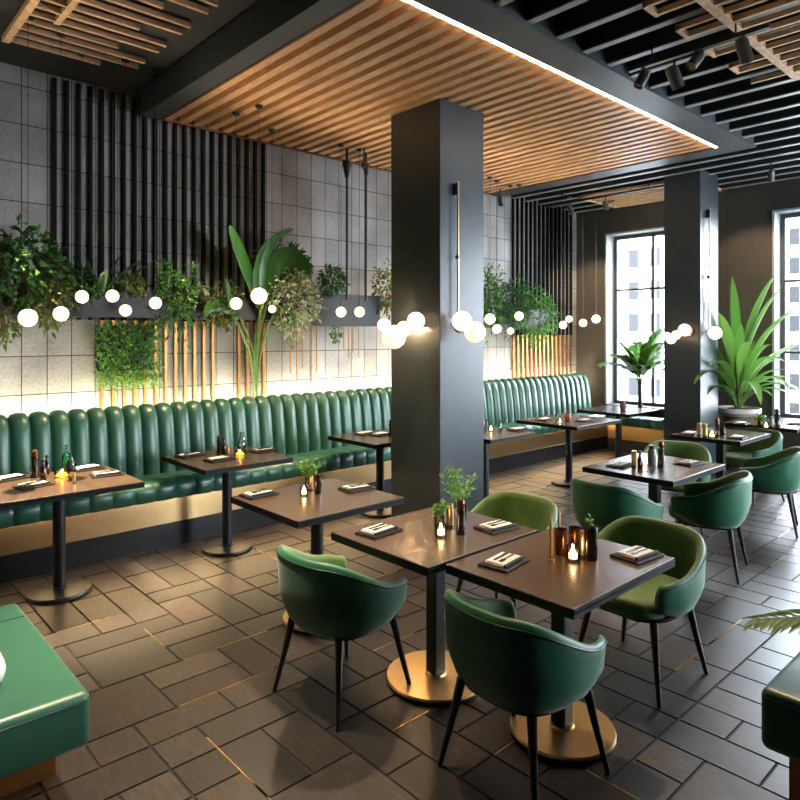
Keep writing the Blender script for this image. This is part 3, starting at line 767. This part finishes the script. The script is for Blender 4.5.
def setting(px, py, rz, key, where, cutlery=True):
    p = on(px, py)
    KS.put(p, rz, 'black slate board %s the %s' % (where, SHORT[key]), 'slate boards', (1.22,1.22,1))
    KN.put(p+Vector((0,0,.0105)), rz, 'white napkin on the board %s the %s' % (where, SHORT[key]), 'folded napkins', (1.22,1.22,1))
    if cutlery:
        q = Vector((-math.sin(rz), math.cos(rz), 0))
        KK.put(p+q*.017+Vector((0,0,.023)), rz, 'dark knife %s the %s' % (where, SHORT[key]), 'dark cutlery')
        KF.put(p-q*.013+Vector((0,0,.023)), rz, 'dark fork %s the %s' % (where, SHORT[key]), 'dark cutlery')
def shaped(name, cat, parts):
    def f():
        t = thing(name, '', cat)
        par = t
        for pn_, prof, m in parts:
            o = B().lathe(prof, n=20).obj(pn_, M[m], par if pn_ == 'flame' else t, smooth=True, auto=40)
            if pn_ == 'wax': par = o
        return t
    return Kind(f)
K_bot = shaped('dark_bottle', 'bottle', [('body', [(.022,0),(.026,.006),(.026,.09),(.012,.115),(.011,.15)], 'bottle'), ('cap', [(.014,.148),(.014,.17),(.010,.174)], 'black')])
K_mill = shaped('pepper_mill', 'pepper mill', [('body', [(.024,0),(.025,.01),(.020,.05),(.018,.09),(.022,.11),(.020,.125)], 'bottle'), ('knob', [(.012,.124),(.019,.14),(.018,.155),(.008,.166),(0,.168)], 'bronze')])
K_cup = shaped('bronze_tumbler', 'tumbler', [('body', [(.026,0),(.029,.008),(.030,.12),(.027,.12),(.026,.02),(0,.02)], 'bronze')])
K_dcup = shaped('dark_tumbler', 'tumbler', [('body', [(.028,0),(.031,.008),(.031,.15),(.028,.15),(.027,.02),(0,.02)], 'bottle')])
K_bcyl = shaped('brass_cylinder', 'canister', [('body', [(.018,0),(.019,.003),(.019,.12),(.016,.123)], 'brass'), ('foot', [(.0205,0),(.0205,.012)], 'black')])
K_stick = shaped('brass_stick', 'brass rod', [('rod', [(.006,0),(.006,.17),(.003,.18)], 'brassd'), ('foot', [(.016,0),(.016,.006)], 'brassd')])
K_jar = shaped('round_jar', 'jar', [('body', [(.025,0),(.036,.015),(.04,.045),(.032,.08),(.02,.095)], 'pinkjar'), ('lid', [(.022,.093),(.022,.105),(0,.11)], 'bronze')])
K_gjar = shaped('grey_jar', 'jar', [('body', [(.026,0),(.029,.01),(.029,.09),(.018,.11)], 'greyjar'), ('lid', [(.02,.108),(.02,.13),(0,.134)], 'black')])
K_cand = shaped('tealight_holder', 'candle', [('glass', [(.030,0),(.033,.01),(.033,.065),(.031,.065),(.030,.012),(0,.010)], 'glass'), ('wax', [(.024,.013),(.024,.03),(0,.031)], 'wax'), ('flame', [(.002,.032),(.009,.042),(.007,.052),(0,.066)], 'flame')])
K_bowl = shaped('amber_bowl', 'bowl', [('bowl', [(.04,0),(.06,.02),(.062,.05),(.059,.05),(.055,.022),(0,.008)], 'amber'), ('wax', [(.045,.012),(.052,.025),(0,.04)], 'wax'), ('flame', [(.002,.038),(.009,.046),(.006,.056),(0,.066)], 'flame')])
K_caraf = shaped('glass_carafe', 'carafe', [('body', [(.03,0),(.045,.02),(.045,.07),(.02,.12),(.018,.16),(.024,.175),(.021,.174),(.015,.16),(.017,.12),(.042,.07),(.042,.02),(0,.01)], 'glass')])
K_gbot = shaped('green_bottle', 'bottle', [('body', [(.026,0),(.03,.01),(.03,.11),(.012,.15),(.011,.2),(.014,.205)], 'greenglass')])
def put(K, px, py, label, s=1, group=None, rz=0):
    return K.put(on(px, py), rz, label, group, (s,s,s))
def posy(px, py, label, n, spread, h, leafm='g_bright', vase='glass', L=.04, w=.016, fern=False, vr=.026, vh=.07):
    p = on(px, py); t = thing('potted_fern' if fern else 'leafy_posy', label, 'table plant', p)
    B().lathe([(vr*.85,0),(vr,.01),(vr,vh),(vr*.9,vh),(vr*.8,.02),(0,.015)], n=18).obj('vase', M[vase], t, smooth=True, auto=40)
    s_, b = B(), B()
    for i in range(n):
        az = R.uniform(0, 2*PI); e = Vector((math.cos(az)*spread*R.uniform(.3,1), math.sin(az)*spread*R.uniform(.3,1), h*R.uniform(.65,1)))
        st = Vector((0,0,.02)); s_.tube([st, st.lerp(e,.5)+Vector((0,0,.02)), e], .0015, 4)
        m = 14 if fern else 8
        for k in range(m):
            q = .35+.65*k/m; pt = st.lerp(e, q)+Vector((0,0,.04*q*(1-q))); dd_ = Vector((R.uniform(-1,1), R.uniform(-1,1), R.uniform(.1,.9)))
            b.leaf(pt, dd_, L*R.uniform(.7,1.2), w)
    s_.obj('stems', M['stem'], t); b.obj('foliage', M[leafm], t, recalc=False)
RA = 0.0
# A
setting(379, 532, .1, 'A', 'at left of', True); setting(497, 528, -.1, 'A', 'at right of', True)
put(K_mill, 461, 534, 'dark pepper mill beside the feathery fern', 1.05); put(K_bcyl, 450, 527, 'brass canister behind the dark pepper mill on the fern table', 1.0)
posy(462, 518, 'tall feathery fern standing on the front left table', 11, .13, .26, 'g_bright', 'glass', .05, .012, True)
posy(439, 528, 'short bushy posy left of the tall fern', 14, .055, .14, 'g_bright', 'glass', .035, .014)
put(K_cand, 441, 536, 'lit tealight in front of the short posy by the fern', .9)
# B
setting(504, 563, .15, 'B', 'at left of'); setting(637, 556, -.1, 'B', 'at right of')
put(K_stick, 551, 560, 'thin brass rod standing left of the bronze candle glasses'); put(K_stick, 559, 549, 'thin brass rod behind the left bronze tumbler')
put(K_cup, 561, 554, 'left bronze tumbler on the nearest table', .95); put(K_cup, 575, 552, 'middle bronze tumbler behind the bright tealight', .95)
put(K_bcyl, 584, 557, 'slim brass canister left of the dark tumbler with sprigs', .95)
put(K_dcup, 591, 559, 'dark tumbler holding green sprigs on the nearest table', 1.0)
t = on(591, 559); posy(591, 559, 'small green sprigs in the dark tumbler', 8, .03, .19, 'g_bright', 'bottle', .025, .01, vr=.02, vh=.15)
put(K_cand, 573, 560, 'bright lit tealight among the bronze tumblers', .95)
# C
setting(259, 495, .05, 'C', 'at left of'); setting(357, 489, -.1, 'C', 'at right of')
put(K_dcup, 318, 493, 'dark tumbler right of the leafy posy by the pillar', .75); put(K_bcyl, 311, 490, 'brass canister behind the dark tumbler by the posy', .75)
posy(309, 487, 'leafy posy on the table in front of the near pillar', 16, .09, .17, 'g_bright', 'glass', .05, .02)
put(K_cand, 304, 495, 'lit tealight beside the leafy posy by the near pillar', .8)
# D
setting(10, 479, .3, 'D', 'at the far left of', False); setting(34, 486, .2, 'D', 'at the front left of'); setting(88, 469, .1, 'D', 'at the back right of', False); setting(107, 475, -.1, 'D', 'at the front right of')
put(K_mill, 35, 477, 'tall dark pepper mill on the left edge banquette table', 1.15); put(K_bot, 43, 480, 'dark bottle right of the tall pepper mill', .85); put(K_bot, 47, 474, 'dark bottle behind the other one on the left edge table', .8)
put(K_bowl, 62, 477, 'amber glass candle bowl on the left edge banquette table', .85); put(K_gbot, 66, 470, 'tall green glass bottle behind the amber bowl', .9); put(K_caraf, 71, 471, 'clear glass carafe right of the green bottle', .75)
put(K_bcyl, 74, 483, 'small brass canister right of the amber bowl', .55)
# E
setting(190, 456, .2, 'E', 'at left of'); setting(219, 460, .1, 'E', 'at the front of', False); setting(264, 451, 0, 'E', 'at right of')
put(K_mill, 219, 453, 'dark pepper mill on the second banquette table', .9); put(K_bot, 224, 454, 'dark bottle beside the pepper mill of the second banquette table', .8)
put(K_bowl, 240, 455, 'low amber candle bowl on the second banquette table', .7); put(K_caraf, 242, 449, 'glass carafe behind the amber bowl of the second banquette table', .85)
put(K_bcyl, 228, 455, 'small brass canister right of the bottle on the second banquette table', .6)
# J K L N
setting(366, 434, .1, 'J', 'at left of', False); setting(381, 435, .1, 'J', 'in the middle of', False); put(K_mill, 391, 436, 'dark pepper mill against the left side of the near pillar')
put(K_bot, 483, 430, 'dark bottle against the right side of the near pillar', .9); put(K_cand, 491, 431, 'lit tealight on the table right of the near pillar', .8); put(K_gjar, 486, 428, 'grey jar beside the dark bottle right of the near pillar', .7)
put(K_caraf, 500, 430, 'small glass carafe on the table right of the near pillar', .55); setting(518, 430, 0, 'K', 'at right of', False)
put(K_jar, 568, 421, 'rounded rose jar on the wide table near the banquette end', .95); put(K_gbot, 556, 421, 'small green bottle left of the rounded rose jar', .5); setting(585, 421, 0, 'L', 'at right of', False); setting(545, 420, .1, 'L', 'at left of', False)
put(K_cand, 560, 423, 'lit tealight beside the rose jar', .7)
put(K_jar, 623, 410, 'rose jar on the corner table by the far window', 1.1)
# G
setting(620, 466, .1, 'G', 'at left of'); setting(689, 464, -.1, 'G', 'at right of')
put(K_bcyl, 634, 467, 'left brass canister on the middle table'); put(K_bot, 640, 468, 'short dark bottle between brass canister and grey jar', .75); put(K_gjar, 652, 464, 'grey jar on the middle table of the right group', 1.1); put(K_mill, 661, 467, 'tall dark pepper mill on the middle table', 1.15)
put(K_cand, 645, 470, 'lit tealight on the middle table of the right group', .7)
# H
put(K_bcyl, 699, 436, 'left brass canister on the dark table before the far pillar', 1.05); put(K_bcyl, 705, 437, 'right brass canister on the dark table before the far pillar', 1.05)
put(K_mill, 717, 437, 'pepper mill on the dark table before the far pillar', 1.1); put(K_dcup, 722, 436, 'dark tumbler right of the pepper mill before the far pillar', .9); put(K_cand, 712, 437.5, 'lit tealight on the dark table before the far pillar', 1)
setting(690, 434, .1, 'H', 'at left of', False); setting(738, 438, .1, 'H', 'at right of', False)
# I
put(K_bcyl, 756, 426, 'brass canister beside the small plant on the farthest right table', .9); posy(760, 427, 'small plant in a dark cup on the farthest right table', 8, .05, .15, 'g_mid', 'bottle', .05, .02)
put(K_cand, 766, 428, 'lit tealight on the farthest right table', .9); put(K_gjar, 771, 426, 'grey jar left of the pepper mill on the farthest right table', .8); put(K_mill, 777, 428, 'dark pepper mill on the farthest right table', 1.25)
setting(741, 424, .1, 'I', 'at left of', False); setting(795, 424, .1, 'I', 'at right of', False)

# ------------------------------------------------------------------ pendants
def pendant(px, py, rpx, Y, label, ztop=3.74, stem=True):
    p = at(px, py, Y=Y); d = (p.x*SN+p.y*CS); r = rpx/F*d*.88
    t = thing('globe_pendant', label, 'pendant lamp', (p.x, p.y, p.z), 0, 'opal globe pendants')
    B().sphere((0,0,0), r).obj('globe', M['globe'], t, smooth=True)
    B().lathe([(.007,r*.97),(.007,r+.03),(.003,r+.035)], n=10).obj('socket', M['black'], t)
    B().lathe([(.0022,r+.05),(.0022,ztop-p.z)], n=6).obj('cord', M['black'], t)
    B().lathe([(.03,ztop-p.z-.02),(.035,ztop-p.z)], n=16).obj('canopy', M['black'], t)
PD = [(28,318,10,5.0,'largest globe pendant, at the far left of the row',3.92),(61,314,8.2,5.1,'second globe pendant from the left, beside the large one',3.92),
 (82,297,7,5.35,'globe pendant left above the square leafy panel',3.92),(112.5,296,7,5.3,'upper middle globe pendant above the square leafy panel',3.92),(125.5,310.5,6.6,5.25,'lower globe pendant right above the square leafy panel',3.92),
 (155.5,303,6.8,5.3,'globe pendant right of the square leafy panel',3.92),(236,303.5,6.8,5.3,'globe pendant left of the banana plant stem',3.74),(259,296,9.2,5.0,'large globe pendant in front of the banana plant',3.74),
 (272,309,4.2,5.5,'tiny warm globe pendant right of the banana stem',3.74),(341,312,5.8,5.45,'left one of the close pair of globe pendants',3.74),(359.5,312,5.8,5.45,'right one of the close pair of globe pendants',3.74),
 (490,319,6,5.3,'globe pendant just right of the near pillar',3.74),(497,329,5,5.35,'globe pendant below the one just right of the near pillar',3.74),(510.5,331,3.8,5.4,'smallest globe pendant in front of the far bushes',3.74),(519,316,5,5.3,'globe pendant in front of the dark hanging bush',3.74),
 (563,325,4.4,5.3,'leftmost of the four globe pendants near the far corner',3.77),(569,319,3.8,5.35,'upper second of the four globe pendants near the far corner',3.77),(583,323,4.4,5.2,'third of the four globe pendants near the far corner',3.77),(596,319,4.8,5.1,'rightmost of the four globe pendants near the far corner',3.77)]
for px, py, r, Y, lab, zt in PD: pendant(px, py, r, Y, lab, zt)
# two thick black hanging tubes with cone caps
for px, py, lab, cone in ((347, 152, 'thick black hanging tube with cone cap left of the pillar', 1), (366, 150, 'thin black hanging tube beside the cone-capped one', 0)):
    p = at(px, 300, Y=5.5); t = thing('hanging_tube', lab, 'hanging tube', (p.x, 5.5, 0))
    B().lathe([(.013,2.12),(.013,3.74)], n=12).obj('tube', M['black'], t, smooth=True, auto=40)
    if cone: B().lathe([(.02,3.42),(.05,3.56),(.05,3.60),(.015,3.62)], n=20).obj('cone_cap', M['black'], t, smooth=True, auto=40)
    else: B().lathe([(.02,3.5),(.028,3.56),(.02,3.62)], n=16).obj('collar', M['black'], t, smooth=True)

# ------------------------------------------------------------------ sconces on the pillars
def glow(p, t):
    l = bpy.data.lights.new('sconce_glow_helper', 'POINT'); l.energy = 22; l.color = (1,.6,.3); l.shadow_soft_size = .02  # added unseen point light by the wall plate, warms the pillar face
    o = bpy.data.objects.new('sconce_glow_helper', l); COL.objects.link(o); o.parent = t; o.location = p-t.location
def ball(t, name, c, r, m): return B().sphere(c, r).obj(name, M[m], t, smooth=True)
def sconce_side(X, pts, label, disc):
    """cluster on a pillar face that looks along -X ; pts (px,py,rpx,offset from face, material)"""
    c0 = at(*disc[:2], X=X-.01); t = thing('wall_sconce', label, 'wall lamp', c0)
    B().lathe([(disc[2],0),(disc[2],.012),(disc[2]*.85,.018)], (0,0,0), 24, (-1,0,0)).obj('wall_plate', M['brassd'], t, smooth=True, auto=40)
    glow(c0+Vector((-.05,.02,-.045)), t)
    prev = Vector((-.01,0,0))
    for px, py, rp, off, m in pts:
        p = at(px, py, X=X-off); d = p.x*SN+p.y*CS; q = p-c0; r = rp/F*d
        B().tube([prev, q], .007, 6).obj('arm', M['brassd'], t, smooth=True); ball(t, 'globe', q, r, m); prev = q
    return t
sconce_side(3.97, [(416,321,9,.08,'globe'),(404,329,8,.16,'opal'),(394,337,12,.28,'opal'),(384,325,6.5,.40,'globe')], 'cluster of four opal globes on the left face of the near pillar', (419,322,.055))
sconce_side(8.13, [(684.5,330,6.2,.09,'globe'),(676,335,4.6,.2,'opal'),(671,339,5,.3,'globe'),(667,336,4,.42,'opal')], 'cluster of opal globes on the left face of the far pillar', (688,331,.075))
def sconce_front(Y, rodpx, y0, y1, ky, pts, label, disc, rr=.009):
    base = at(disc[0], disc[1], Y=Y-.006); t = thing('wall_sconce', label, 'wall lamp', base)
    B().lathe([(disc[2],0),(disc[2],.012),(disc[2]*.85,.018)], (0,.006,0), 24, (0,-1,0)).obj('wall_plate', M['brassd'], t, smooth=True, auto=40)
    a = at(rodpx, y0, Y=Y-.04)-base; c = at(rodpx, y1, Y=Y-.04)-base
    B().lathe([(rr,0),(rr,a.z-c.z)], c, 12).obj('rod', M['brass'], t, smooth=True, auto=40)
    k = at(rodpx-1, ky, Y=Y-.04)-base; B().sphere(k, rr*2.1, 10).obj('knob', M['black'], t, smooth=True)
    B().box(a.x-.02, a.x-.008, a.y-.012, a.y+.04, a.z-.12, a.z-.02).obj('bracket', M['black'], t)
    for px, py, rp, off, m in pts:
        p = at(px, py, Y=Y-off); d = p.x*SN+p.y*CS; q = p-base
        B().tube([Vector((0,-.01,0)), q], .007, 6).obj('arm', M['brassd'], t, smooth=True); ball(t, 'globe', q, rp/F*d, m)
sconce_front(3.83, 458, 181, 318, 257, [(462,321,10,.13,'globe'),(475,332,10.5,.2,'opal')], 'brass rod wall lamp with two opal globes on the near pillar front', (460,326,.06))
sconce_front(3.40, 709.5, 208, 328, 277, [(715,333,6.5,.12,'globe')], 'brass rod wall lamp with one opal globe on the far pillar front', (711,331,.06), .01)

# ------------------------------------------------------------------ spots and tracks
def head(name, loc, dirv, label, m='greymetal', L=.13, r=.036, lit=True, zc=None, group='ceiling spotlights'):
    loc = Vector(loc); t = thing(name, label, 'spotlight', loc, 0, group); d = Vector(dirv).normalized()
    B().lathe([(r*.75,-L*.5),(r,-L*.35),(r,L*.5),(r*.9,L*.5),(r*.85,L*.42)], (0,0,0), 18, d).obj('housing', M[m], t, smooth=True, auto=40)
    B().lathe([(r*.84,L*.40),(0,L*.42)], (0,0,0), 18, d).obj('lens', M['lens'], t)
    zc = zc or 3.8
    B().tube([Vector((0,0,0)), Vector((0,0,zc-loc.z))], .008, 8).obj('bracket', M['black'], t)
    return t
tr = thing('lighting_track', 'black lighting track carrying four spotlights at upper right', 'lighting track', (4.35, 1.9, 3.62))
B().box(-.018, .018, -.5, .42, 0, .03).obj('rail', M['black'], tr); B().tube([(0,-.3,.03),(0,-.3,.16)], .006).obj('drop_rod', M['black'], tr); B().tube([(0,.25,.03),(0,.25,.16)], .006).obj('drop_rod', M['black'], tr)
head('track_spotlight', (4.35, 2.22, 3.55), (-.3,.3,-.8), 'first track spotlight from the left at upper right', zc=3.62)
head('track_spotlight', (4.37, 2.0, 3.50), (.5,-.2,-1), 'lowest track spotlight, hanging second from the left', L=.16, r=.042, zc=3.62)
head('track_spotlight', (4.35, 1.85, 3.56), (-.5,.2,-.6), 'third track spotlight from the left at upper right', zc=3.62)
head('track_spotlight', (4.35, 1.55, 3.53), (.3,-.2,-1), 'rightmost track spotlight next to the pale grille', L=.16, r=.04, zc=3.62)
tr = thing('lighting_track', 'thin black track in front of the far ceiling grille', 'lighting track', (8.2, 4.9, 3.66)); B().box(-.015, .015, -1.3, .8, 0, .03).obj('rail', M['black'], tr); B().tube([(0,-.8,.03),(0,-.8,.12)], .006).obj('drop_rod', M['black'], tr)
head('track_spotlight', (8.2, 5.28, 3.56), (.1,-.3,-1), 'left spotlight on the far track', zc=3.66)
head('track_spotlight', (8.2, 4.72, 3.54), (.3,-.1,-1), 'right spotlight on the far track', zc=3.66)
head('track_spotlight', (8.3, 2.66, 3.60), (.5,.2,-1), 'single ceiling spotlight left of the right window', zc=3.77)
head('downlight', (7.0, 5.6, 3.57), (-.3,-.3,-1), 'small lit downlight right of the near pillar top', zc=3.74)
p = at(364, 165, Y=5.4); head('downlight', (p.x, p.y, p.z), (0,-.2,-1), 'tiny lit downlight by the hanging tubes', L=.06, r=.03, zc=3.75)

# ------------------------------------------------------------------ outside
gr = struct('ground', B().box(WX+.3, 80, -60, 60, -4.2, -4), M['street'])
def building(x, y0, y1, h, label, ax='x'):
    t = thing('office_building', label, 'building', (x, (y0+y1)/2, -4)); w = (y1-y0)/2
    B().box(0, 8, -w, w, 0, h).obj('wall', M['facade'], t)
    b = B(); ny_ = int(2*w/.95); nz = int(h/1.35)
    for i in range(ny_):
        for k in range(nz):
            yy = -w+.3+i*.95; b.box(-.03, .05, yy, yy+.42, .5+k*1.35, 1.25+k*1.35)
    o = b.obj('windows', M['facadew'], t)
    B().box(-.2, 8.2, -w-.2, w+.2, h, h+.3).obj('roof', M['facade'], t)
building(26, 12.2, 30, 13.5, 'pale office building outside the far left window')
building(34, -2, 10.6, 11, 'pale office block with window grid outside the right window')

# ------------------------------------------------------------------ light
w = bpy.data.worlds.new('sky'); S.world = w; w.use_nodes = True
bg = w.node_tree.nodes['Background']; bg.inputs[0].default_value = (.86,.93,1,1); bg.inputs[1].default_value = 33
def portal(loc, sx_, sy, rot):
    l = bpy.data.lights.new('window_portal', 'AREA'); l.shape = 'RECTANGLE'; l.size = sx_; l.size_y = sy; l.cycles.is_portal = True
    o = bpy.data.objects.new('window_portal', l); COL.objects.link(o); o.location = loc; o.rotation_euler = rot
for a, c, z0, z1 in wins: portal((WX+.29, (a+c)/2, (z0+z1)/2), z1-z0, c-a, (0, PI/2, 0))
for a, c in swins: portal(((a+c)/2, Y0-.29, 2.01), c-a, 2.78, (PI/2, 0, PI) if False else (-PI/2, 0, PI))
def spot(loc, target, power, ang, col=(1,.72,.45), rad=.03, blend=.5):
    l = bpy.data.lights.new('spot_beam', 'SPOT'); l.energy = power; l.spot_size = ang; l.spot_blend = blend; l.color = col; l.shadow_soft_size = rad
    o = bpy.data.objects.new('spot_beam', l); COL.objects.link(o); o.location = loc
    o.rotation_euler = (Vector(target)-Vector(loc)).to_track_quat('-Z', 'Y').to_euler()
spot((1.35, 5.5, 3.9), (1.38, 4.62, 0), 3000, .56, (1,.76,.5), .02, .8)
spot((1.2, 3.2, 3.9), (1.3, 2.95, 0), 1500, .75, (1,.84,.64), .05, .9)
spot((2.0, 2.3, 3.9), (1.7, 2.6, 0), 260, 1.1)
spot((2.9, 3.6, 3.74), (2.6, 3.5, .7), 260, 1.2)
spot((4.35, 1.9, 3.45), (2.5, 1.9, .7), 240, 1.0)
spot((5.5, 5.0, 3.74), (5.4, 4.8, .7), 300, 1.6)
spot((3.2, 5.0, 3.74), (2.8, 4.8, .7), 300, 1.4)
spot((8.2, 5.25, 3.45), (9.5, 5.7, 2.0), 160, 1.0)
spot((8.3, 2.66, 3.5), (9.5, 3.3, 2.4), 110, 1.0)

# ------------------------------------------------------------------ camera
cam = bpy.data.cameras.new('camera'); cam.sensor_width = 36; cam.lens = F/800*36; cam.shift_y = -(400-HY)/800; cam.clip_start = .05
co = bpy.data.objects.new('camera', cam); COL.objects.link(co); co.location = (0,0,EYE); co.rotation_euler = (PI/2, 0, -TH); S.camera = co
S.view_settings.view_transform = 'Standard'; S.view_settings.look = 'None'; S.view_settings.exposure = .42; S.view_settings.gamma = 1
S.cycles.use_denoising = True; S.cycles.max_bounces = 8; S.cycles.diffuse_bounces = 5; S.cycles.transparent_max_bounces = 12; S.cycles.sample_clamp_indirect = 6; S.cycles.caustics_reflective = False
